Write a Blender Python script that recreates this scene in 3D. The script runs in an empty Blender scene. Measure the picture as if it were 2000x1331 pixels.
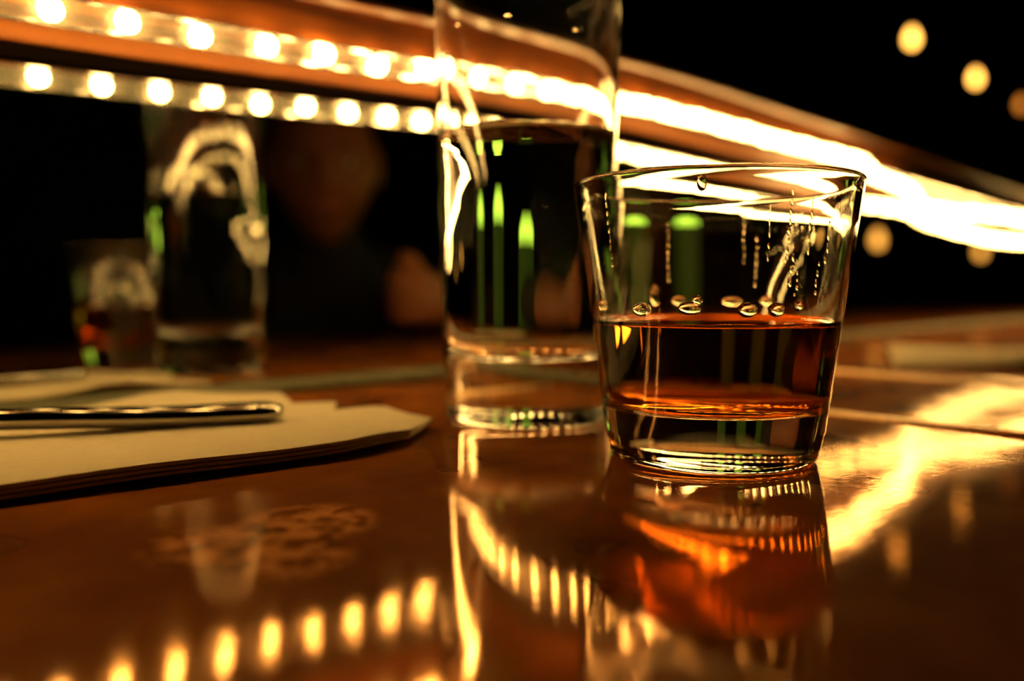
import bpy, bmesh, math, random
from mathutils import Vector, Matrix
random.seed(7)
PI = math.pi
scn = bpy.context.scene
C = scn.collection

# ------------------------------------------------------------------ camera / world / exposure
# world: X runs along the bar, mirror plane at y = 0, bar surface at z = 0 (metres)
CAM_YAW, CAM_PITCH = 43.4, 3.79
cd = bpy.data.cameras.new('camera')
cam = bpy.data.objects.new('camera', cd)
C.objects.link(cam)
cam.location = (0.0, -0.4016, 0.055)
cam.rotation_euler = (math.radians(90 - CAM_PITCH), 0, math.radians(-CAM_YAW))
cd.sensor_width = 36.0
cd.lens = 1713.0 / 2000.0 * 36.0
cd.clip_start = 0.005
cd.clip_end = 50
cd.dof.use_dof = True
cd.dof.focus_distance = 0.247
cd.dof.aperture_fstop = 4.5
scn.camera = cam

w = bpy.data.worlds.new('dark_room')
scn.world = w
w.use_nodes = True
w.node_tree.nodes['Background'].inputs[0].default_value = (1.0, 0.6, 0.3, 1)
w.node_tree.nodes['Background'].inputs[1].default_value = 0.0015

vs = scn.view_settings
vs.view_transform = 'Standard'
vs.look = 'None'
vs.gamma = 1.0
vs.use_curve_mapping = False
vs.exposure = 0.5
cy = scn.cycles
cy.max_bounces = 16
cy.transmission_bounces = 14
cy.glossy_bounces = 6
cy.diffuse_bounces = 3
cy.transparent_max_bounces = 12
cy.adaptive_threshold = 0.02
cy.sample_clamp_indirect = 20.0
cy.blur_glossy = 0.3
cy.use_light_tree = False

BULB_POWER = 52.0

# ------------------------------------------------------------------ material helpers
def new_mat(name):
    m = bpy.data.materials.new(name)
    m.use_nodes = True
    nt = m.node_tree
    return m, nt, nt.nodes['Principled BSDF']

def setp(b, **kw):
    for k, v in kw.items():
        b.inputs[k.replace('_', ' ')].default_value = v

def plain(name, col, rough=0.5, metal=0.0, coat=0.0, noise=0.0, nscale=60.0, bump=0.0):
    m, nt, b = new_mat(name)
    setp(b, Base_Color=(*col, 1), Roughness=rough, Metallic=metal)
    if coat:
        b.inputs['Coat Weight'].default_value = coat
        b.inputs['Coat Roughness'].default_value = 0.1
    tc = nt.nodes.new('ShaderNodeTexCoord')
    n = nt.nodes.new('ShaderNodeTexNoise')
    n.inputs['Scale'].default_value = nscale
    n.inputs['Detail'].default_value = 5
    nt.links.new(tc.outputs['Object'], n.inputs['Vector'])
    if noise:
        r = nt.nodes.new('ShaderNodeValToRGB')
        r.color_ramp.elements[0].position = 0.3
        r.color_ramp.elements[1].position = 0.7
        r.color_ramp.elements[0].color = (*[c * (1 - noise) for c in col], 1)
        r.color_ramp.elements[1].color = (*[min(1, c * (1 + noise)) for c in col], 1)
        nt.links.new(n.outputs[0], r.inputs[0])
        nt.links.new(r.outputs[0], b.inputs['Base Color'])
    if bump:
        bp = nt.nodes.new('ShaderNodeBump')
        bp.inputs['Strength'].default_value = 0.5
        bp.inputs['Distance'].default_value = bump
        nt.links.new(n.outputs[0], bp.inputs['Height'])
        nt.links.new(bp.outputs[0], b.inputs['Normal'])
    return m

def glass(name, ior, col=(1, 1, 1), rough=0.0):
    m, nt, b = new_mat(name)
    setp(b, Base_Color=(*col, 1), Roughness=rough, IOR=ior)
    b.inputs['Transmission Weight'].default_value = 1.0
    return m

def emit(name, col, s):
    m, nt, b = new_mat(name)
    setp(b, Base_Color=(0, 0, 0, 1), Roughness=0.6)
    b.inputs['Emission Color'].default_value = (*col, 1)
    b.inputs['Emission Strength'].default_value = s
    return m

def copper_mat(name, base=(0.34, 0.105, 0.012), dark=(0.16, 0.042, 0.005), stain=True, rough=0.3):
    m, nt, b = new_mat(name)
    L = nt.links.new
    N = nt.nodes.new
    tc = N('ShaderNodeTexCoord')
    big = N('ShaderNodeTexNoise'); big.inputs['Scale'].default_value = 16; big.inputs['Detail'].default_value = 3
    big.inputs['Roughness'].default_value = 0.65
    L(tc.outputs['Object'], big.inputs['Vector'])
    ramp = N('ShaderNodeValToRGB')
    ramp.color_ramp.elements[0].position = 0.33; ramp.color_ramp.elements[0].color = (*dark, 1)
    ramp.color_ramp.elements[1].position = 0.68; ramp.color_ramp.elements[1].color = (*base, 1)
    L(big.outputs[0], ramp.inputs[0])
    col = ramp.outputs[0]
    if stain:
        # dried splash marks: patchy rings and one small drop mark
        wob = N('ShaderNodeTexNoise'); wob.inputs['Scale'].default_value = 170; wob.inputs['Detail'].default_value = 2
        L(tc.outputs['Object'], wob.inputs['Vector'])
        def ring(cx, cy, r, wd):
            s = N('ShaderNodeVectorMath'); s.operation = 'SUBTRACT'; s.inputs[1].default_value = (cx, cy, 0)
            L(tc.outputs['Object'], s.inputs[0])
            f = N('ShaderNodeVectorMath'); f.operation = 'MULTIPLY'; f.inputs[1].default_value = (1, 1, 0)
            L(s.outputs[0], f.inputs[0])
            ln = N('ShaderNodeVectorMath'); ln.operation = 'LENGTH'
            L(f.outputs[0], ln.inputs[0])
            ad = N('ShaderNodeMath'); ad.operation = 'MULTIPLY_ADD'
            L(wob.outputs[0], ad.inputs[0]); ad.inputs[1].default_value = 0.012; L(ln.outputs['Value'], ad.inputs[2])
            mr = N('ShaderNodeMapRange'); mr.interpolation_type = 'SMOOTHSTEP'
            mr.inputs[1].default_value = r + wd + 0.006; mr.inputs[2].default_value = r + 0.006
            mr.inputs[3].default_value = 0; mr.inputs[4].default_value = 1
            L(ad.outputs[0], mr.inputs[0])
            return mr.outputs[0]
        vr = N('ShaderNodeMapRange'); vr.inputs[1].default_value = 0.42; vr.inputs[2].default_value = 0.56
        L(wob.outputs[0], vr.inputs[0])
        acc = None
        for cx, cy_, r, wd, patchy in STAINS:
            o = ring(cx, cy_, r, wd)
            if patchy:
                mu = N('ShaderNodeMath'); mu.operation = 'MULTIPLY'
                L(o, mu.inputs[0]); L(vr.outputs[0], mu.inputs[1]); o = mu.outputs[0]
            if acc is None:
                acc = o
            else:
                mx = N('ShaderNodeMath'); mx.operation = 'MAXIMUM'
                L(acc, mx.inputs[0]); L(o, mx.inputs[1]); acc = mx.outputs[0]
        mix = N('ShaderNodeMix'); mix.data_type = 'RGBA'
        sc = N('ShaderNodeMath'); sc.operation = 'MULTIPLY'; sc.inputs[1].default_value = 0.75
        L(acc, sc.inputs[0])
        L(sc.outputs[0], mix.inputs[0])
        L(col, mix.inputs[6])
        mix.inputs[7].default_value = (0.85, 0.34, 0.09, 1)
        col = mix.outputs[2]
    L(col, b.inputs['Base Color'])
    setp(b, Metallic=0.1, Roughness=0.5)
    b.inputs['Specular IOR Level'].default_value = 0.0
    gl = N('ShaderNodeBsdfPrincipled')
    gl.inputs['Metallic'].default_value = 1.0
    gl.inputs['Base Color'].default_value = (0.82, 0.44, 0.20, 1)
    rr = N('ShaderNodeMapRange'); rr.inputs[1].default_value = 0.3; rr.inputs[2].default_value = 0.7
    rr.inputs[3].default_value = 0.04; rr.inputs[4].default_value = 0.065
    L(big.outputs[0], rr.inputs[0])
    L(rr.outputs[0], gl.inputs['Roughness'])
    ms = N('ShaderNodeMixShader'); ms.inputs[0].default_value = 0.30
    out = nt.nodes['Material Output']
    L(b.outputs[0], ms.inputs[1]); L(gl.outputs[0], ms.inputs[2]); L(ms.outputs[0], out.inputs[0])
    # fine brushed scratches as relief
    mp = N('ShaderNodeMapping'); mp.vector_type = 'TEXTURE'; mp.inputs['Rotation'].default_value = (0, 0, math.radians(-38))
    mp.inputs['Scale'].default_value = (1 / 260, 1 / 2600, 1)
    L(tc.outputs['Object'], mp.inputs['Vector'])
    sn = N('ShaderNodeTexNoise'); sn.inputs['Scale'].default_value = 1.0; sn.inputs['Detail'].default_value = 0
    L(mp.outputs[0], sn.inputs['Vector'])
    wv = N('ShaderNodeTexNoise'); wv.inputs['Scale'].default_value = 38; wv.inputs['Detail'].default_value = 0
    L(tc.outputs['Object'], wv.inputs['Vector'])
    bp = N('ShaderNodeBump'); bp.inputs['Strength'].default_value = 0.3; bp.inputs['Distance'].default_value = 0.000022
    L(sn.outputs[0], bp.inputs['Height'])
    bp2 = N('ShaderNodeBump'); bp2.inputs['Strength'].default_value = 0.5; bp2.inputs['Distance'].default_value = 0.00020
    L(wv.outputs[0], bp2.inputs['Height'])
    L(bp.outputs[0], bp2.inputs['Normal'])
    L(bp2.outputs[0], b.inputs['Normal'])
    L(bp2.outputs[0], gl.inputs['Normal'])
    return m

def wood_mat(name, c0=(0.06, 0.014, 0.002), c1=(0.24, 0.062, 0.007)):
    m, nt, b = new_mat(name)
    L = nt.links.new; N = nt.nodes.new
    tc = N('ShaderNodeTexCoord')
    mp = N('ShaderNodeMapping'); mp.inputs['Scale'].default_value = (5, 70, 70)
    L(tc.outputs['Object'], mp.inputs['Vector'])
    n = N('ShaderNodeTexNoise'); n.inputs['Scale'].default_value = 1.4; n.inputs['Detail'].default_value = 6
    n.inputs['Distortion'].default_value = 0.6
    L(mp.outputs[0], n.inputs['Vector'])
    r = N('ShaderNodeValToRGB')
    r.color_ramp.elements[0].position = 0.35; r.color_ramp.elements[0].color = (*c0, 1)
    r.color_ramp.elements[1].position = 0.7; r.color_ramp.elements[1].color = (*c1, 1)
    L(n.outputs[0], r.inputs[0]); L(r.outputs[0], b.inputs['Base Color'])
    setp(b, Roughness=0.4)
    b.inputs['Coat Weight'].default_value = 0.6
    b.inputs['Coat Roughness'].default_value = 0.12
    bp = N('ShaderNodeBump'); bp.inputs['Strength'].default_value = 0.3; bp.inputs['Distance'].default_value = 0.0006
    L(n.outputs[0], bp.inputs['Height']); L(bp.outputs[0], b.inputs['Normal'])
    return m

def tube_mat(name):
    # clear PVC: mostly see-through, slightly milky, shiny skin
    m = bpy.data.materials.new(name); m.use_nodes = True
    nt = m.node_tree; nt.nodes.clear()
    N = nt.nodes.new; L = nt.links.new
    out = N('ShaderNodeOutputMaterial')
    tr = N('ShaderNodeBsdfTransparent'); tr.inputs[0].default_value = (0.97, 0.97, 0.93, 1)
    tl = N('ShaderNodeBsdfTranslucent'); tl.inputs[0].default_value = (0.85, 0.85, 0.74, 1)
    df = N('ShaderNodeBsdfDiffuse'); df.inputs[0].default_value = (0.85, 0.85, 0.74, 1)
    gl = N('ShaderNodeBsdfGlossy'); gl.inputs['Roughness'].default_value = 0.12
    fr = N('ShaderNodeFresnel'); fr.inputs[0].default_value = 1.25
    a = N('ShaderNodeMixShader'); a.inputs[0].default_value = 0.5
    L(tl.outputs[0], a.inputs[1]); L(df.outputs[0], a.inputs[2])
    b = N('ShaderNodeMixShader'); b.inputs[0].default_value = 0.06
    L(tr.outputs[0], b.inputs[1]); L(a.outputs[0], b.inputs[2])
    c = N('ShaderNodeMixShader')
    L(fr.outputs[0], c.inputs[0]); L(b.outputs[0], c.inputs[1]); L(gl.outputs[0], c.inputs[2])
    L(c.outputs[0], out.inputs[0])
    return m

# dried marks on the bar: x, y, radius, softness, patchy
STAINS = [(0.1022, -0.2250, 0.013, 0.006, True), (0.0797, -0.2281, 0.011, 0.008, True), (0.0856, -0.2455, 0.010, 0.006, True),
          (0.0975, -0.1732, 0.0012, 0.0012, False)]

M = {}
M['copper'] = copper_mat('lacquered_copper')
M['copper_plain'] = copper_mat('lacquered_copper_plain', stain=False)
M['seam'] = plain('brushed_copper_strip', (0.55, 0.33, 0.16), 0.38, 1.0, noise=0.25, nscale=400, bump=0.00005)
M['wood'] = wood_mat('varnished_wood')
M['brightened_wood'] = wood_mat('brightened_wood_strip', (0.24, 0.062, 0.007), (0.60, 0.19, 0.025))  # ledge wood with its colour brightened to offset the shade on the inner strip
M['darkwood'] = plain('dark_wood', (0.02, 0.008, 0.004), 0.6, noise=0.4, nscale=30)
M['mirror'] = plain('mirror_silver', (0.80, 0.80, 0.76), 0.006, 1.0)
M['frame'] = plain('black_frame', (0.005, 0.003, 0.002), 1.0)
M['frame'].node_tree.nodes['Principled BSDF'].inputs['Specular IOR Level'].default_value = 0.0
M['green_trim'] = plain('dull_green_trim', (0.16, 0.16, 0.10), 0.45, noise=0.2, nscale=90)
M['tube'] = tube_mat('clear_pvc')
M['bulb'] = emit('warm_filament', (1.0, 0.58, 0.16), BULB_POWER)
M['glass'] = glass('clear_glass', 1.5, (0.99, 1.0, 0.985))
M['whiskey_in_glass'] = glass('whiskey_against_glass', 1.5 / 1.36, (0.82, 0.27, 0.03))
M['whiskey_top'] = glass('whiskey_surface', 1.36, (0.82, 0.27, 0.03))
M['water_in_glass'] = glass('water_against_glass', 1.5 / 1.33)
M['water_top'] = glass('water_surface', 1.33)
M['drop'] = glass('clinging_drop', 1.34, (1.0, 0.85, 0.7))
M['napkin'] = plain('cream_paper', (0.70, 0.60, 0.42), 0.9, noise=0.04, nscale=300, bump=0.0003)
M['steel'] = plain('polished_steel', (0.40, 0.37, 0.33), 0.10, 1.0)
M['room'] = plain('dark_paint', (0.012, 0.008, 0.006), 0.9)
M['floor'] = plain('dark_floorboards', (0.02, 0.012, 0.008), 0.7, noise=0.4, nscale=8)
M['cord'] = plain('black_cord', (0.01, 0.01, 0.01), 0.6)
M['brass'] = plain('aged_brass', (0.35, 0.2, 0.07), 0.4, 1.0)
M['lamp'] = emit('amber_lamp', (1.0, 0.45, 0.07), 6.0)
M['lamp_dim'] = emit('amber_lamp_dim', (1.0, 0.30, 0.03), 1.2)
M['lamp_soft'] = emit('amber_lamp_soft', (1.0, 0.42, 0.06), 2.2)
M['green_head'] = emit('green_glow', (0.52, 0.82, 0.05), 1.7)
M['green_body'] = emit('dim_green_glow', (0.16, 0.25, 0.012), 0.09)
M['skin'] = plain('skin', (0.20, 0.065, 0.022), 0.55, noise=0.1, nscale=40)
M['cloth'] = plain('black_cloth', (0.010, 0.008, 0.010), 0.9)
M['hair'] = plain('dark_hair', (0.02, 0.012, 0.008), 0.5)
M['lip'] = plain('lips', (0.35, 0.10, 0.08), 0.5)
M['eye'] = plain('eye_white', (0.5, 0.48, 0.45), 0.3)

# ------------------------------------------------------------------ object helpers
def link(name, bm, mat, parent=None, loc=(0, 0, 0), smooth=False, mats=None):
    me = bpy.data.meshes.new(name)
    bm.to_mesh(me); bm.free()
    for mm in (mats or [mat]):
        me.materials.append(mm)
    if smooth:
        for p in me.polygons: p.use_smooth = True
    o = bpy.data.objects.new(name, me)
    C.objects.link(o)
    o.location = loc
    if parent: o.parent = parent
    return o

def thing(name, label, cat, loc=(0, 0, 0), group=None):
    o = bpy.data.objects.new(name, None)
    o.empty_display_size = 0.02
    C.objects.link(o)
    o.location = loc
    return tag(o, label, cat, group)

def tag(o, label, cat, group=None):
    o['label'] = label; o['category'] = cat
    if group: o['group'] = group
    return o

def struct(o, label=None):
    o['kind'] = 'structure'
    if label: o['label'] = label
    return o

def box_bm(x0, x1, y0, y1, z0, z1, bev=0.0, seg=2):
    bm = bmesh.new()
    bmesh.ops.create_cube(bm, size=1)
    for v in bm.verts:
        v.co = Vector(((x0 + x1) / 2 + v.co.x * (x1 - x0), (y0 + y1) / 2 + v.co.y * (y1 - y0), (z0 + z1) / 2 + v.co.z * (z1 - z0)))
    if bev:
        bmesh.ops.bevel(bm, geom=list(bm.edges), offset=bev, segments=seg, affect='EDGES', profile=0.5)
    return bm

def lathe_into(bm, prof, seg=96, flip=False, mi=0, xf=None):
    """profile [(r,z)...] from start to end; normals to the right of travel when not flipped"""
    rings = []
    for r, z in prof:
        if r < 1e-7:
            rings.append([bm.verts.new((0, 0, z))])
        else:
            rings.append([bm.verts.new((r * math.cos(2 * PI * i / seg), r * math.sin(2 * PI * i / seg), z)) for i in range(seg)])
    for a, b in zip(rings[:-1], rings[1:]):
        for i in range(seg):
            j = (i + 1) % seg
            if len(a) == 1 and len(b) == 1: continue
            if len(a) == 1: vs_ = [a[0], b[j], b[i]]
            elif len(b) == 1: vs_ = [a[i], a[j], b[0]]
            else: vs_ = [a[i], a[j], b[j], b[i]]
            if flip: vs_.reverse()
            f = bm.faces.new(vs_); f.material_index = mi; f.smooth = True
    return bm

def catmull(pts, n=6):
    P = [Vector(p) for p in pts]; P = [2 * P[0] - P[1]] + P + [2 * P[-1] - P[-2]]
    out = []
    for i in range(1, len(P) - 2):
        for k in range(n):
            t = k / n
            a, b, c, d = P[i - 1], P[i], P[i + 1], P[i + 2]
            out.append(0.5 * ((2 * b) + (c - a) * t + (2 * a - 5 * b + 4 * c - d) * t * t + (3 * b - a - 3 * c + d) * t ** 3))
    out.append(P[-2])
    return out

def tube_bm(pts, rad, seg=12, caps=True, bm=None):
    bm = bm or bmesh.new()
    P = [Vector(p) for p in pts]
    rings = []
    for i, p in enumerate(P):
        t = (P[min(i + 1, len(P) - 1)] - P[max(i - 1, 0)]).normalized()
        up = Vector((0, 0, 1)) if abs(t.z) < 0.95 else Vector((0, 1, 0))
        s = t.cross(up).normalized(); q = s.cross(t)
        r = rad[i] if isinstance(rad, (list, tuple)) else rad
        rings.append([bm.verts.new(p + (s * math.cos(2 * PI * k / seg) + q * math.sin(2 * PI * k / seg)) * r) for k in range(seg)])
    for a, b in zip(rings[:-1], rings[1:]):
        for k in range(seg):
            f = bm.faces.new([a[k], b[k], b[(k + 1) % seg], a[(k + 1) % seg]]); f.smooth = True
    if caps:
        bm.faces.new(rings[0]); bm.faces.new(list(reversed(rings[-1])))
    bmesh.ops.recalc_face_normals(bm, faces=bm.faces)
    return bm

def ball_bm(rx, ry, rz, u=16, v=10, center=(0, 0, 0), rot=None, bm=None):
    bm = bm or bmesh.new()
    r = bmesh.ops.create_uvsphere(bm, u_segments=u, v_segments=v, radius=1)
    for vv in r['verts']:
        p = Vector((vv.co.x * rx, vv.co.y * ry, vv.co.z * rz))
        if rot: p = rot @ p
        vv.co = p + Vector(center)
    for f in bm.faces: f.smooth = True
    return bm

# ------------------------------------------------------------------ setting: room shell
def room(name, *b):
    return struct(link(name, box_bm(*b), M['floor'] if name == 'floor' else M['room']))
FZ, CZ = -1.05, 1.9
room('floor', -2.1, 7.1, -3.6, 4.6, FZ - 0.1, FZ)
room('ceiling', -2.1, 7.1, -3.6, 4.6, CZ, CZ + 0.1)
room('wall_left', -2.1, -2.0, -3.6, 4.6, FZ, CZ)
room('wall_right', 7.0, 7.1, -3.6, 4.6, FZ, CZ)
room('wall_back', -2.0, 7.0, 4.5, 4.6, FZ, CZ)
room('wall_front', -2.0, 7.0, -3.6, -3.5, FZ, CZ)

# ------------------------------------------------------------------ bar counter
bar = thing('bar_counter', 'long copper-topped bar counter reflecting the lights', 'bar', (0, 0, FZ))
def on_bar(o): o.parent = bar; o.location = (0, 0, -FZ); return o
X0, X1, YF = -1.0, 2.6, -0.62
on_bar(link('body', box_bm(X0 + 0.03, X1 - 0.03, YF + 0.05, 0.12, FZ, -0.035), M['darkwood']))
for nm, a, b_, mt in (('copper_sheet', X0, 0.345, 'copper'), ('copper_sheet', 0.345, 0.512, 'copper_plain'), ('copper_sheet', 0.512, X1, 'copper_plain')):
    on_bar(link(nm, box_bm(a, b_, YF, 0.12, -0.035, 0.0, 0.0003, 1), M[mt]))
for x in (0.345, 0.512):
    bm = bmesh.new()
    n = 8
    prof = [(-0.0005, -0.0002), (0.0, 0.0011), (0.0006, 0.0014), (0.004, 0.0013), (0.009, 0.0007), (0.013, -0.0002)]
    rows = [[bm.verts.new((x + a, y, z)) for a, z in prof] for y in (YF + 0.002, -0.02)]
    for i in range(len(prof) - 1):
        bm.faces.new([rows[0][i], rows[0][i + 1], rows[1][i + 1], rows[1][i]])
    bm.faces.new(rows[0][::-1]); bm.faces.new(rows[1])
    bm.faces.new([rows[0][0], rows[1][0], rows[1][-1], rows[0][-1]])
    bmesh.ops.recalc_face_normals(bm, faces=bm.faces)
    on_bar(link('seam_strip', bm, M['seam']))

# ------------------------------------------------------------------ mirror (leans back slightly), trim, ledge
TILT = math.radians(0.7)
BOW = [(-1.0, -0.003), (0.0, -0.001), (0.1, 0.0), (0.155, 0.0015), (0.27, 0.006), (0.36, 0.0095), (0.43, 0.0115), (0.51, 0.0105), (0.60, 0.007), (0.75, 0.002), (0.95, -0.006), (1.2, -0.017), (1.6, -0.021), (2.6, -0.022)]
def bow(x):
    for (a, z0), (b, z1) in zip(BOW[:-1], BOW[1:]):
        if a <= x <= b: return z0 + (z1 - z0) * (x - a) / (b - a)
    return 0.0
def loft(sec, y_of=None, mode='all'):
    """sweep a yz section along the bar; the old ledge is slightly bowed, so z follows bow(x)"""
    xs = [X0 + (X1 - X0) * k / 72 for k in range(73)]
    bm = bmesh.new()
    rows = []
    for x in xs:
        rows.append([bm.verts.new((x, y + (y_of(z) if y_of else 0), z + (bow(x) if (mode == 'all' or z > 0.1) else 0))) for y, z in sec])
    n = len(sec)
    for a, b in zip(rows[:-1], rows[1:]):
        for k in range(n):
            bm.faces.new([a[k], a[(k + 1) % n], b[(k + 1) % n], b[k]])
    bm.faces.new(rows[0]); bm.faces.new(rows[-1][::-1])
    bmesh.ops.recalc_face_normals(bm, faces=bm.faces)
    return bm
def rect(y0, y1, z0, z1, c=0.0):
    if not c: return [(y0, z0), (y1, z0), (y1, z1), (y0, z1)]
    return [(y0 + c, z0), (y1 - c, z0), (y1, z0 + c), (y1, z1 - c), (y1 - c, z1), (y0 + c, z1), (y0, z1 - c), (y0, z0 + c)]
mir = thing('bar_mirror', 'long low mirror standing along the back of the bar under the wooden ledge', 'mirror', (0, 0, 0.0))
def zy(z): return z * math.tan(TILT)
link('mirror_glass', loft(rect(0.0, 0.005, 0.0005, 0.1500), zy, 'top'), M['mirror'], mir)
link('top_frame', loft(rect(-0.003, 0.0085, 0.1455, 0.1515, 0.0006)), M['frame'], mir)
link('backing', loft(rect(0.009, 0.05, 0.0005, 0.1515), None, 'top'), M['frame'], mir)
struct(link('trim_1', box_bm(X0, X1, -0.014, -0.0005, 0.0, 0.005, 0.0012, 2), M['green_trim']), 'dull green strip along the foot of the mirror')

LZ0, LZ1 = 0.1625, 0.182
led = thing('wooden_ledge', 'varnished orange-brown wooden ledge above the bar mirror with light tubing on its edge', 'ledge', (0, 0, LZ0))
def on_led(o): o.parent = led; o.location = (0, 0, -LZ0); return o
on_led(link('board', loft(rect(-0.0425, 0.08, LZ0, LZ0 + 0.012, 0.001)), M['wood']))
on_led(link('fascia', loft(rect(-0.0495, -0.043, 0.1545, LZ1 - 0.006, 0.0008)), M['wood']))
on_led(link('moulding', loft(rect(-0.0535, -0.036, LZ1 - 0.0058, LZ1, 0.0018)), M['wood']))
on_led(link('inner_strip', loft(rect(-0.005, 0.05, 0.1518, 0.1623, 0.0006)), M['brightened_wood']))
on_led(link('back_rail', loft(rect(0.06, 0.08, LZ0 + 0.0122, LZ1, 0.001)), M['wood']))

# ------------------------------------------------------------------ rope light
ROPE = [(-0.42, -0.0555, 0.150), (-0.25, -0.0555, 0.1500), (-0.1, -0.0555, 0.1505), (0.0, -0.0555, 0.1515), (0.095, -0.0555, 0.1522), (0.155, -0.0555, 0.154), (0.21, -0.0555, 0.1555),
        (0.267, -0.0555, 0.158), (0.35, -0.0555, 0.1615), (0.428, -0.0555, 0.164), (0.51, -0.0555, 0.1635), (0.60, -0.0555, 0.161), (0.70, -0.0555, 0.159),
        (0.77, -0.0545, 0.155), (0.86, -0.044, 0.1455), (0.93, -0.026, 0.1400), (0.985, -0.0125, 0.1370), (1.04, -0.018, 0.135),
        (1.10, -0.036, 0.134), (1.18, -0.050, 0.132), (1.30, -0.0555, 0.126), (1.45, -0.0555, 0.120), (1.65, -0.0555, 0.124), (1.95, -0.0555, 0.14)]
rp = catmull(ROPE, 8)
for p in rp:
    if p.y > -0.0553: p.z = min(p.z, 0.1535 + bow(p.x) - 0.0060)
rope = thing('rope_light', 'clear rope light with glowing bulbs running along the wooden ledge', 'rope light', tuple(rp[0]))
o = link('clear_tube', tube_bm(rp, 0.0056, 14), M['tube'], rope); o.location = -rp[0]
acc, nxt = 0.0, 0.012
bulb_me = None
for a, b_ in zip(rp[:-1], rp[1:]):
    L_ = (b_ - a).length
    while acc + L_ >= nxt:
        t = (nxt - acc) / L_
        p = a.lerp(b_, t)
        if bulb_me is None:
            o = link('bulb', ball_bm(0.0046, 0.0042, 0.0042, 8, 6), M['bulb'], rope, smooth=True)
            bulb_me = o.data
        else:
            o = bpy.data.objects.new('bulb', bulb_me); C.objects.link(o); o.parent = rope
        o.location = p - rp[0] + Vector((0, random.uniform(-0.0006, 0.0006), random.uniform(-0.0008, 0.0008)))
        d = (b_ - a).normalized()
        o.rotation_euler = (0, -math.asin(d.z), math.atan2(d.y, d.x))
        nxt += 0.0283 * random.uniform(0.95, 1.05)
    acc += L_

# ------------------------------------------------------------------ glasses
def wall_r(prof, z):
    for (r0, z0), (r1, z1) in zip(prof[:-1], prof[1:]):
        if min(z0, z1) <= z <= max(z0, z1) and abs(z1 - z0) > 1e-9:
            return r0 + (r1 - r0) * (z - z0) / (z1 - z0)
    return prof[-1][0]

def drinking_glass(name, label, cat, loc, outer, rim, inner, level, mats, liquid, men=0.0013, ripple=0.0):
    """outer: bottom centre -> under rim; rim: over the lip; inner: under rim -> inner bottom centre"""
    t = thing(name, label, cat, loc)
    ri = wall_r(inner, level)
    up = [p for p in inner if p[1] > level + 1e-6]
    dn = [p for p in inner if p[1] < level - 1e-6]
    bm = bmesh.new()
    lathe_into(bm, outer + rim + up + [(ri, level)], 128)
    link('glass_body', bm, M['glass'], t)
    bm = bmesh.new()
    # liquid against the glass: normals face the liquid; its surface: normals face up
    lathe_into(bm, [(ri, level)] + dn, 128, mi=0)
    top = []
    for k in range(12):
        q = k / 11
        r = ri * (1 - q) if k else ri
        s = (ri - r)
        z = level - men * (1 - math.exp(-s / 0.0016))
        if 0 < k < 11: z += ripple * math.sin(s * 900)
        top.append((max(r, 0.0), z))
    s_ = [ri - x for x in (0, 0.0005, 0.001, 0.0017, 0.0026, 0.004, 0.006)]
    top = [(r, level - men * (1 - math.exp(-(ri - r) / 0.0013))) for r in s_] + [(ri * q, level - men) for q in (0.7, 0.4, 0.0)]
    lathe_into(bm, top, 128, flip=True, mi=1)
    bmesh.ops.remove_doubles(bm, verts=bm.verts, dist=1e-6)
    # make sure of the directions
    for f in bm.faces:
        c = f.calc_center_median()
        if f.material_index == 1 and f.normal.z < 0: f.normal_flip()
    for f in bm.faces:
        if f.material_index == 0:
            c = f.calc_center_median()
            inward = Vector((-c.x, -c.y, 0.3 if c.z < level else 0))
            if f.normal.z < 0.5 and f.normal.dot(Vector((-c.x, -c.y, 0))) < 0: f.normal_flip()
            elif f.normal.z < -0.5: f.normal_flip()
    link(liquid, bm, None, t, mats=[M[mats[0]], M[mats[1]]])
    return t

def arc(cx, cz, r, a0, a1, n):
    return [(cx + r * math.cos(math.radians(a0 + (a1 - a0) * k / n)), cz + r * math.sin(math.radians(a0 + (a1 - a0) * k / n))) for k in range(n + 1)]

# --- whiskey tumbler
TH, TR, TB = 0.0862, 0.0440, 0.0322
slope = (TR - TB - 0.0008) / TH
t_outer = [(0.0, 0.0012), (0.020, 0.0010), (0.0245, 0.0004), (0.0262, 0.0)] + [(0.0290, 0.0)] + arc(TB - 0.0030, 0.0032, 0.0033, -80, 5, 7)
for z in (0.010, 0.0165, 0.018, 0.03, 0.05, 0.07, TH - 0.0016):
    t_outer.append((TB + 0.0006 + slope * z, z))
rw = 0.0011
lip_c = (TR - rw - 0.0001, TH - 0.0011)
t_rim = arc(lip_c[0], lip_c[1], rw, 10, 170, 8)
t_inner = []
for z in (TH - 0.003, 0.07, 0.058, 0.0455, 0.0430, 0.036, 0.026, 0.0215):
    t_inner.append((TB + 0.0006 + slope * z - 0.0021 - 0.0010 * max(0, (0.05 - z) / 0.05), z))
r_low = t_inner[-1][0]
t_inner += [(r_low - 0.0007, 0.0190), (r_low - 0.0022, 0.0172), (r_low - 0.005, 0.0162), (0.018, 0.0154), (0.010, 0.0150), (0.0, 0.0148)]
LEVEL_T = 0.0434
tum = drinking_glass('whiskey_tumbler', 'short flared whiskey tumbler half full of amber whiskey in the foreground', 'glass', (0.2361, -0.2445, 0.0002),
                     t_outer, t_rim, t_inner, LEVEL_T, ('whiskey_in_glass', 'whiskey_top'), 'whiskey')

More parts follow.
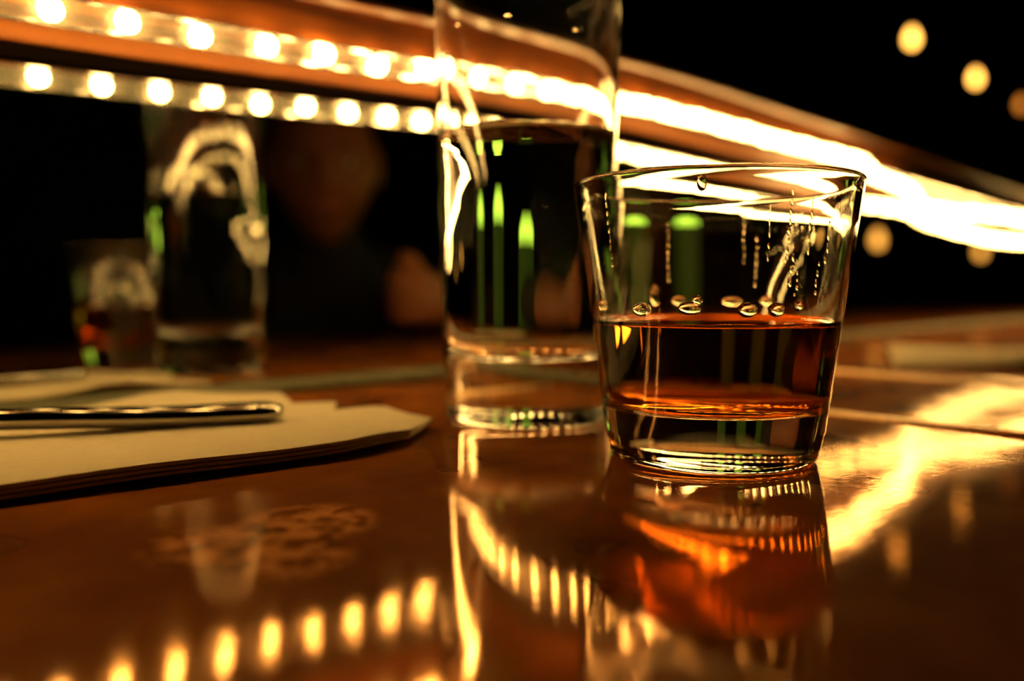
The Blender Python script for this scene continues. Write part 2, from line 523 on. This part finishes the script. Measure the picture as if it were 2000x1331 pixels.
# --- tall water glass
GH = 0.1795
def g_r(z): return 0.0336 + (0.0370 - 0.0336) * z / GH
g_outer = [(0.0, 0.0015), (0.022, 0.0012), (0.0265, 0.0003), (0.028, 0.0), (0.0298, 0.0)] + arc(0.0336 - 0.0032, 0.0033, 0.0033, -85, 0, 7)
g_outer += [(g_r(z), z) for z in (0.012, 0.03, 0.06, 0.1, 0.14, GH - 0.0015)]
g_rim = arc(g_r(GH) - 0.0010, GH - 0.001, 0.0009, 10, 170, 8)
g_inner = [(g_r(z) - 0.0019, z) for z in (GH - 0.003, 0.15, 0.13, 0.1135, 0.10, 0.07, 0.04, 0.0335)]
rl = g_inner[-1][0]
g_inner += [(rl - 0.0004, 0.0305), (rl - 0.0018, 0.0275), (rl - 0.0045, 0.0255), (rl - 0.009, 0.0245), (0.012, 0.0238), (0.0, 0.0235)]
tall = drinking_glass('water_glass', 'tall straight glass of clear water standing behind the tumbler', 'glass', (0.2493, -0.1471, 0.0002),
                      g_outer, g_rim, g_inner, 0.1135, ('water_in_glass', 'water_top'), 'water')

# --- drops and runs on the inside of the tumbler (angle measured from the direction to the camera)
base_ang = math.atan2(-0.4016 + 0.2445, 0.0 - 0.2361)
def on_wall(angle_deg, z, off=0.0004):
    a = base_ang + math.radians(angle_deg)
    r = wall_r(t_inner[::-1], z) - off
    return Vector((r * math.cos(a), r * math.sin(a), z)), a
def wall_blob(angle, z, wd, ht, dp, name='drop'):
    p, a = on_wall(angle, z, dp * 0.35 + 0.0002)
    rot = Matrix.Rotation(a, 3, 'Z')
    bm = ball_bm(dp, wd, ht, 16, 10, rot=rot)
    o = link(name, bm, M['drop'], tum, smooth=True); o.location = p
    return o
for ang, z, wd, ht in ((-33, 0.0472, 0.0032, 0.0020), (-10, 0.0478, 0.0034, 0.0019), (-7, 0.0500, 0.0016, 0.0015), (14, 0.0474, 0.0027, 0.0021), (27, 0.0474, 0.0025, 0.0020),
                       (38, 0.0485, 0.0014, 0.0016), (-62, 0.0480, 0.0016, 0.0020), (150, 0.0480, 0.003, 0.002), (170, 0.0478, 0.004, 0.002), (200, 0.048, 0.003, 0.002), (215, 0.05, 0.002, 0.004)):
    wall_blob(ang, z, wd, ht, 0.0011)
def wall_run(angle, z, ht, wd):
    bm = bmesh.new()
    n = max(4, int(ht / 0.0011))
    p0, _ = on_wall(angle, z)
    for k in range(n):
        q = k / (n - 1)
        zz = z + ht * (1 - 2 * q)
        p, a = on_wall(angle + random.uniform(-0.5, 0.5), zz, 0.0003)
        w_ = wd * random.uniform(0.3, 0.85) * (0.5 + 0.5 * q)
        ball_bm(0.0003, w_, (ht / n) * random.uniform(0.7, 1.3), 8, 6, p - p0, rot=Matrix.Rotation(a, 3, 'Z'), bm=bm)
    o = link('run', bm, M['drop'], tum, smooth=True); o.location = p0
for ang, z, wd, ht in ((21, 0.068, 0.0004, 0.0065), (29, 0.070, 0.0007, 0.009), (32, 0.060, 0.0009, 0.005), (39, 0.070, 0.0006, 0.0065), (35, 0.0545, 0.0008, 0.0030),
                       (46, 0.056, 0.0008, 0.004), (50, 0.066, 0.0005, 0.005), (-48, 0.070, 0.0003, 0.010), (165, 0.07, 0.0008, 0.008), (158, 0.062, 0.0009, 0.008), (205, 0.066, 0.0009, 0.010)):
    wall_run(ang, z, ht, wd)
wall_blob(-5, 0.0815, 0.0014, 0.0022, 0.0007)
for ang, z, s in ((-12, 0.150, 0.0012), (30, 0.146, 0.0008), (-48, 0.15, 0.0008)):
    a = math.atan2(-0.4016 + 0.1471, -0.2493) + math.radians(ang)
    o = link('drop', ball_bm(s * 0.6, s, s * 1.3, 12, 8, rot=Matrix.Rotation(a, 3, 'Z')), M['drop'], tall, smooth=True)
    r = g_r(z) - 0.0024
    o.location = (r * math.cos(a), r * math.sin(a), z)

# ------------------------------------------------------------------ napkins
def sheet(outline, zf, thick, nx=26, ny=18):
    """a paper ply inside a polygon outline (world xy), height field zf(x,y)"""
    bm = bmesh.new()
    vs_ = [bm.verts.new((x, y, 0)) for x, y in outline]
    f = bm.faces.new(vs_)
    xs = [p[0] for p in outline]; ys = [p[1] for p in outline]
    for k in range(1, nx):
        x = min(xs) + (max(xs) - min(xs)) * k / nx
        bmesh.ops.bisect_plane(bm, geom=bm.verts[:] + bm.edges[:] + bm.faces[:], plane_co=(x, 0, 0), plane_no=(1, 0, 0))
    for k in range(1, ny):
        y = min(ys) + (max(ys) - min(ys)) * k / ny
        bmesh.ops.bisect_plane(bm, geom=bm.verts[:] + bm.edges[:] + bm.faces[:], plane_co=(0, y, 0), plane_no=(0, 1, 0))
    r = bmesh.ops.extrude_face_region(bm, geom=bm.faces[:])
    up = [g for g in r['geom'] if isinstance(g, bmesh.types.BMVert)]
    ups = set(up)
    for v in bm.verts:
        v.co.z = zf(v.co.x, v.co.y) + (thick if v in ups else 0)
    bmesh.ops.recalc_face_normals(bm, faces=bm.faces)
    return bm

def nz(x, y):
    """rests on the bar, front edge and right corner curl up a little"""
    z = 0.0006 + 0.0008 * max(0, (x - 0.150) / 0.05) ** 2 * max(0, min(1, (-0.07 - y) / 0.07))
    z += 0.0012 * max(0, min(1, (-0.12 - y) / 0.04))
    return z + 0.0003 * math.sin(x * 90 + y * 40)
def bumpz(x, y):
    return 0.0045 * math.exp(-((x - 0.148) / 0.02) ** 2 - ((y + 0.025) / 0.015) ** 2)
nap = thing('folded_napkin', 'cream folded paper napkin with stepped corners under the metal handle', 'napkin', (0.06, -0.1, 0))
def on_nap(o): o.parent = nap; o.location = (-0.06, 0.1, 0); return o
plies = []
for k in range(3):
    i = 0.0006 * (2 - k)
    plies.append(([(-0.13, -0.148), (0.056, -0.1605), (0.150, -0.1690 + i), (0.178, -0.163 + i), (0.2035 - i, -0.1420), (0.2070 - i, -0.1080), (0.2035 - i, -0.1040),
                   (0.1865, -0.1010), (0.1975 - i, -0.0855), (0.1945 - i, -0.0820), (0.1830, -0.0750), (0.1990 - i, -0.0360 - i), (0.190, -0.0300 - i), (0.10, -0.0245 - i), (-0.13, -0.018)], 0.0014 * k))
for k, (ol, dz) in enumerate(plies):
    on_nap(link('ply', sheet(ol, lambda x, y, d=dz, kk=k: nz(x, y) + d * (1 - 0.75 * max(0, min(1, (x - 0.165) / 0.035)) * max(0, min(1, (-0.095 - y) / 0.03))) + (bumpz(x, y) if kk == 2 else 0), 0.0011 if k == 2 else 0.0009), M['napkin'], smooth=False))

nap2 = thing('folded_napkin', 'cream napkin lying far along the bar at the right edge of the picture', 'napkin', (0.68, -0.16, 0))
for k, (ol, dz) in enumerate((([(0.575, -0.158), (0.61, -0.222), (0.74, -0.25), (0.80, -0.20), (0.75, -0.14), (0.66, -0.115)], 0.0), ([(0.578, -0.159), (0.613, -0.218), (0.735, -0.245), (0.78, -0.20), (0.74, -0.145), (0.66, -0.118)], 0.0016))):
    o = link('ply', sheet(ol, lambda x, y, d=dz: 0.0006 + d + 0.007 * math.exp(-((x - 0.64) / 0.03) ** 2), 0.0012, 20, 10), M['napkin'], nap2)
    o.location = (-0.68, 0.16, 0)

# ------------------------------------------------------------------ spoon on the napkin
def spoon():
    t = thing('spoon', 'polished metal spoon handle lying on the folded napkin', 'spoon', (0.157, -0.110, 0.0055))
    a = Vector((0.1585, -0.1105, 0)); b_ = Vector((0.073, -0.0800, 0))
    d = (b_ - a).normalized(); s = Vector((-d.y, d.x, 0))
    st = []
    n = 44
    Ltot = 0.175
    for i in range(n + 1):
        q = i / n; l = q * Ltot
        if l < 0.105:
            wd = 0.0105 * min(1, math.sqrt(max(0.0, l + 0.0006) / 0.006)) if l < 0.006 else 0.0105 - 0.0050 * min(1, (l - 0.006) / 0.07)
            z = 0.0066 + 0.0030 * max(0.0, (l - 0.035) / 0.07)
            dip = 0
        else:
            k = (l - 0.105) / (Ltot - 0.105)
            wd = 0.0055 + 0.0150 * math.sin(PI * min(1, k * 0.97 + 0.03)) ** 0.8
            z = 0.0096 - 0.0005 * k
            dip = 0.004 * math.sin(PI * k)
        st.append((l, wd, z, dip))
    st.sort()
    bm = bmesh.new(); rings = []
    prof = [(-1, 0), (-0.85, 0.7), (-0.4, 1.0), (0, 1.05), (0.4, 1.0), (0.85, 0.7), (1, 0), (0.85, -0.7), (0.4, -1), (0, -1), (-0.4, -1), (-0.85, -0.7)]
    zs = [q[2] for q in st]
    zs = [sum(zs[max(0, i - 3):i + 4]) / len(zs[max(0, i - 3):i + 4]) for i in range(len(zs))]
    for (l, wd, z, dip), zz in zip(st, zs):
        c = a + d * l
        rings.append([bm.verts.new(c + s * (u * wd) + Vector((0, 0, zz + 0.0014 + v * 0.0034 * min(1.0, 0.6 + l / 0.012) - dip * (1 - u * u)))) for u, v in prof])
    m = len(prof)
    for r0, r1 in zip(rings[:-1], rings[1:]):
        for k in range(m):
            f = bm.faces.new([r0[k], r1[k], r1[(k + 1) % m], r0[(k + 1) % m]]); f.smooth = True
    bm.faces.new(rings[0]); bm.faces.new(rings[-1][::-1])
    bmesh.ops.recalc_face_normals(bm, faces=bm.faces)
    o = link('handle_and_bowl', bm, M['steel'], t); o.location = -t.location
    return t
spoon()

# ------------------------------------------------------------------ lamps in the dark room
def pendant(loc, mat, label, group, s=0.85):
    x, y, z = loc
    t = thing('pendant_lamp', label, 'lamp', (x, y, z), group)
    bm = bmesh.new()
    lathe_into(bm, [(0, -0.034 * s), (0.010 * s, -0.031 * s), (0.018 * s, -0.020 * s), (0.021 * s, -0.004 * s), (0.018 * s, 0.012 * s), (0.010 * s, 0.026 * s), (0.008 * s, 0.032 * s), (0, 0.032 * s)], 20)
    link('light_bulb', bm, M[mat], t)
    bm = bmesh.new()
    lathe_into(bm, [(0, 0.0325 * s), (0.010 * s, 0.0325 * s), (0.011 * s, 0.05 * s), (0.006 * s, 0.062 * s), (0, 0.062 * s)], 16)
    link('socket', bm, M['brass'], t)
    link('cord', tube_bm([(0, 0, 0.062 * s), (0, 0, CZ - z - 0.012)], 0.002, 6), M['cord'], t)
    bm = bmesh.new()
    lathe_into(bm, [(0, CZ - z - 0.02), (0.04, CZ - z - 0.018), (0.045, CZ - z), (0, CZ - z)], 16)
    link('ceiling_rose', bm, M['brass'], t)
    return t
G1 = 'amber pendant lamps beyond the ledge'
pendant((3.035, 0.857, 0.873), 'lamp', 'largest bright amber pendant lamp hanging in the dark above the ledge', G1)
pendant((3.806, 0.920, 0.873), 'lamp', 'middle amber pendant lamp of the three hanging above the ledge', G1)
pendant((4.518, 0.965, 0.873), 'lamp_dim', 'dim orange pendant lamp at the far right edge of the picture', G1)
G2 = 'low amber lamps seen in the mirror'
pendant((2.971, -0.918, 0.225), 'lamp_soft', 'amber lamp mirrored just below the rope lights right of the tumbler', G2)
pendant((4.345, -1.051, 0.225), 'lamp_soft', 'amber lamp mirrored below the rope lights near the right edge', G2)

# green lit lamps mirrored behind the glasses
def green_lamp(loc, label, k=1.0, hs=1.0):
    t = thing('green_lamp', label, 'lamp', loc, 'green glowing lamps seen through the glasses')
    bm = bmesh.new()
    lathe_into(bm, [(r * k, z * hs) for r, z in [(0, 0), (0.022, 0), (0.025, 0.004), (0.025, 0.163), (0.0245, 0.171), (0.0, 0.1715)]], 24)
    link('lamp_body', bm, M['green_body'], t)
    bm = bmesh.new()
    lathe_into(bm, [(r * k, z * hs) for r, z in [(0, 0.1717), (0.0243, 0.1717), (0.024, 0.190), (0.020, 0.200), (0.0155, 0.206), (0.0155, 0.212), (0, 0.212)]], 24)
    link('glowing_cap', bm, M['green_head'], t)
    return t
green_lamp((1.080, -0.504, 0.0003), 'green glowing lamp mirrored at the left inside the tumbler', 1.0, 1.05)
green_lamp((1.159, -0.429, 0.0003), 'green glowing lamp mirrored at the middle of the tumbler', 0.8, 1.02)
green_lamp((1.091, -0.700, 0.0003), 'wide green glowing lamp mirrored behind the tall water glass', 1.5, 0.92)

# ------------------------------------------------------------------ person leaning on the bar, seen only in the mirror
def person():
    J = {}
    V, R, Ed = [], [], []
    def j(n, p, r, par=None):
        J[n] = len(V); V.append(p); R.append(r)
        if par: Ed.append((J[par], J[n]))
    j('pelvis', (0.97, -1.20, -0.16), 0.15)
    j('waist', (0.92, -1.10, -0.09), 0.135, 'pelvis')
    j('chest', (0.83, -0.95, 0.00), 0.145, 'waist')
    j('collar', (0.755, -0.83, 0.045), 0.10, 'chest')
    j('neck', (0.715, -0.755, 0.10), 0.055, 'collar')
    j('skull', (0.69, -0.715, 0.19), 0.055, 'neck')
    j('shR', (0.905, -0.755, 0.04), 0.066, 'collar'); j('elR', (0.88, -0.50, 0.05), 0.044, 'shR')
    j('faR', (0.73, -0.42, 0.047), 0.042, 'elR'); j('wrR', (0.605, -0.365, 0.042), 0.028, 'faR'); j('paR', (0.545, -0.338, 0.048), 0.033, 'wrR')
    j('shL', (0.61, -0.93, 0.03), 0.066, 'collar'); j('elL', (0.60, -0.96, -0.26), 0.045, 'shL')
    j('wrL', (0.68, -0.78, -0.38), 0.027, 'elL'); j('paL', (0.70, -0.73, -0.42), 0.030, 'wrL')
    for sd, dx, dy in (('R', 0.085, 0.053), ('L', -0.085, -0.053)):
        j('hip' + sd, (0.97 + dx, -1.20 + dy, -0.22), 0.10, 'pelvis')
        j('knee' + sd, (0.95 + dx, -1.17 + dy, -0.60), 0.065, 'hip' + sd)
        j('ank' + sd, (0.98 + dx, -1.22 + dy, -0.97), 0.042, 'knee' + sd)
        j('toe' + sd, (0.90 + dx, -1.08 + dy, -1.008), 0.036, 'ank' + sd)
    # right hand: fingers curled over the bar, thumb on top; lengths differ
    fd = Vector((-0.75, 0.45, 0.0)).normalized(); sd_ = Vector((fd.y, -fd.x, 0))
    pa = Vector(V[J['paR']])
    for k, (off, l) in enumerate(((0.020, 0.036), (0.007, 0.041), (-0.006, 0.038), (-0.018, 0.030))):
        a = pa + fd * 0.030 + Vector((0, 0, off * 0.9)) + sd_ * 0.004
        b = a + fd * l * 0.6 + sd_ * 0.010
        c = b + sd_ * l * 0.55 - fd * 0.006
        d = c - fd * l * 0.42
        j('f%da' % k, tuple(a), 0.0100, 'paR'); j('f%db' % k, tuple(b), 0.0095, 'f%da' % k)
        j('f%dc' % k, tuple(c), 0.0088, 'f%db' % k); j('f%dd' % k, tuple(d), 0.0080, 'f%dc' % k)
    j('t1', tuple(pa + sd_ * 0.016 + Vector((0, 0, 0.022))), 0.0115, 'paR')
    j('t2', tuple(pa + fd * 0.030 + sd_ * 0.020 + Vector((0, 0, 0.036))), 0.0100, 't1')
    j('t3', tuple(pa + fd * 0.050 + sd_ * 0.020 + Vector((0, 0, 0.036))), 0.0090, 't2')
    me = bpy.data.meshes.new('skeleton'); me.from_pydata(V, Ed, [])
    o = bpy.data.objects.new('skeleton', me); C.objects.link(o)
    sk = o.modifiers.new('Skin', 'SKIN'); sk.use_smooth_shade = True
    for i, sv in enumerate(me.skin_vertices[0].data):
        sv.radius = (R[i], R[i]); sv.use_root = (i == 0)
    sb = o.modifiers.new('Sub', 'SUBSURF'); sb.levels = 2; sb.render_levels = 2
    dg = bpy.context.evaluated_depsgraph_get()
    ev = bpy.data.meshes.new_from_object(o.evaluated_get(dg), depsgraph=dg)
    bpy.data.objects.remove(o)
    bm = bmesh.new(); bm.from_mesh(ev)
    # head: shaped from a sphere, facing the mirror
    HC = Vector((0.668, -0.687, 0.236)); rz = math.atan2(-0.53, -0.85) + PI
    rotm = Matrix.Rotation(math.atan2(0.53, 0.85), 3, 'Z') @ Matrix.Rotation(math.radians(-8), 3, 'X')
    def shape(p):
        x, y, z = p
        q = max(0.0, -z)
        x *= 1 - 0.38 * q ** 1.6
        y *= 1 - 0.12 * q
        if y > 0:
            nose = math.exp(-(x / 0.13) ** 2) * math.exp(-((z + 0.12) / 0.16) ** 2)
            y += 0.20 * nose
            y -= 0.09 * sum(math.exp(-((x - e) / 0.16) ** 2) for e in (-0.38, 0.38)) * math.exp(-((z - 0.04) / 0.10) ** 2)
            y += 0.05 * math.exp(-(x / 0.28) ** 2) * math.exp(-((z + 0.46) / 0.08) ** 2)
            y += 0.08 * math.exp(-(x / 0.35) ** 2) * math.exp(-((z + 0.82) / 0.16) ** 2)
        return Vector((x * 0.074, y * 0.094, z * 0.116))
    def head_part(bm_, scale=1.0, keep=None, u=40, v=28):
        r = bmesh.ops.create_uvsphere(bm_, u_segments=u, v_segments=v, radius=1)
        kill = []
        for vv in r['verts']:
            p0 = vv.co.copy()
            if keep and not keep(p0): kill.append(vv)
            vv.co = HC + rotm @ (shape(p0) * scale)
        if kill: bmesh.ops.delete(bm_, geom=kill, context='VERTS')
    nb = len(bm.faces)
    head_part(bm)
    bm.faces.index_update()
    for e in (-1, 1):
        ball_bm(0.010, 0.020, 0.031, 12, 8, HC + rotm @ Vector((e * 0.073, -0.008, -0.004)), rot=rotm, bm=bm)
    wr = Vector(V[J['wrR']]); wl = Vector(V[J['wrL']])
    bm.faces.index_update()
    for f in bm.faces:
        f.smooth = True
        c = f.calc_center_median()
        skin = f.index >= nb or ((c - pa).length < 0.20 and c.x < 0.80) or (c - Vector(V[J['paL']])).length < 0.055
        f.material_index = 0 if skin else 1
    t = thing('person', 'person in dark clothing leaning on the bar, face and hand dimly mirrored', 'person', (0.97, -1.20, FZ))
    def add(o): o.parent = t; o.location = -t.location; return o
    add(link('body', bm, None, mats=[M['skin'], M['cloth']]))
    bm = bmesh.new()
    head_part(bm, 1.07, lambda p: (p.z > 0.52 or (p.y < -0.05 and p.z > -0.45)))
    add(link('hair', bm, M['hair'], smooth=True))
    for e in (-1, 1):
        ey = add(link('eye', ball_bm(0.011, 0.010, 0.0075, 12, 8, HC + rotm @ Vector((e * 0.029, 0.0725, 0.005)), rot=rotm), M['eye'], smooth=True))
        link('iris', ball_bm(0.0048, 0.003, 0.0048, 10, 6, HC + rotm @ Vector((e * 0.029, 0.0815, 0.005)), rot=rotm), M['hair'], ey, smooth=True)
        add(link('eyebrow', ball_bm(0.016, 0.005, 0.0028, 12, 6, HC + rotm @ Vector((e * 0.030, 0.0835, 0.026)), rot=rotm @ Matrix.Rotation(-e * 0.12, 3, 'Y')), M['hair'], smooth=True))
    add(link('mouth', ball_bm(0.023, 0.010, 0.0065, 14, 8, HC + rotm @ Vector((0, 0.083, -0.054)), rot=rotm), M['lip'], smooth=True))
person()
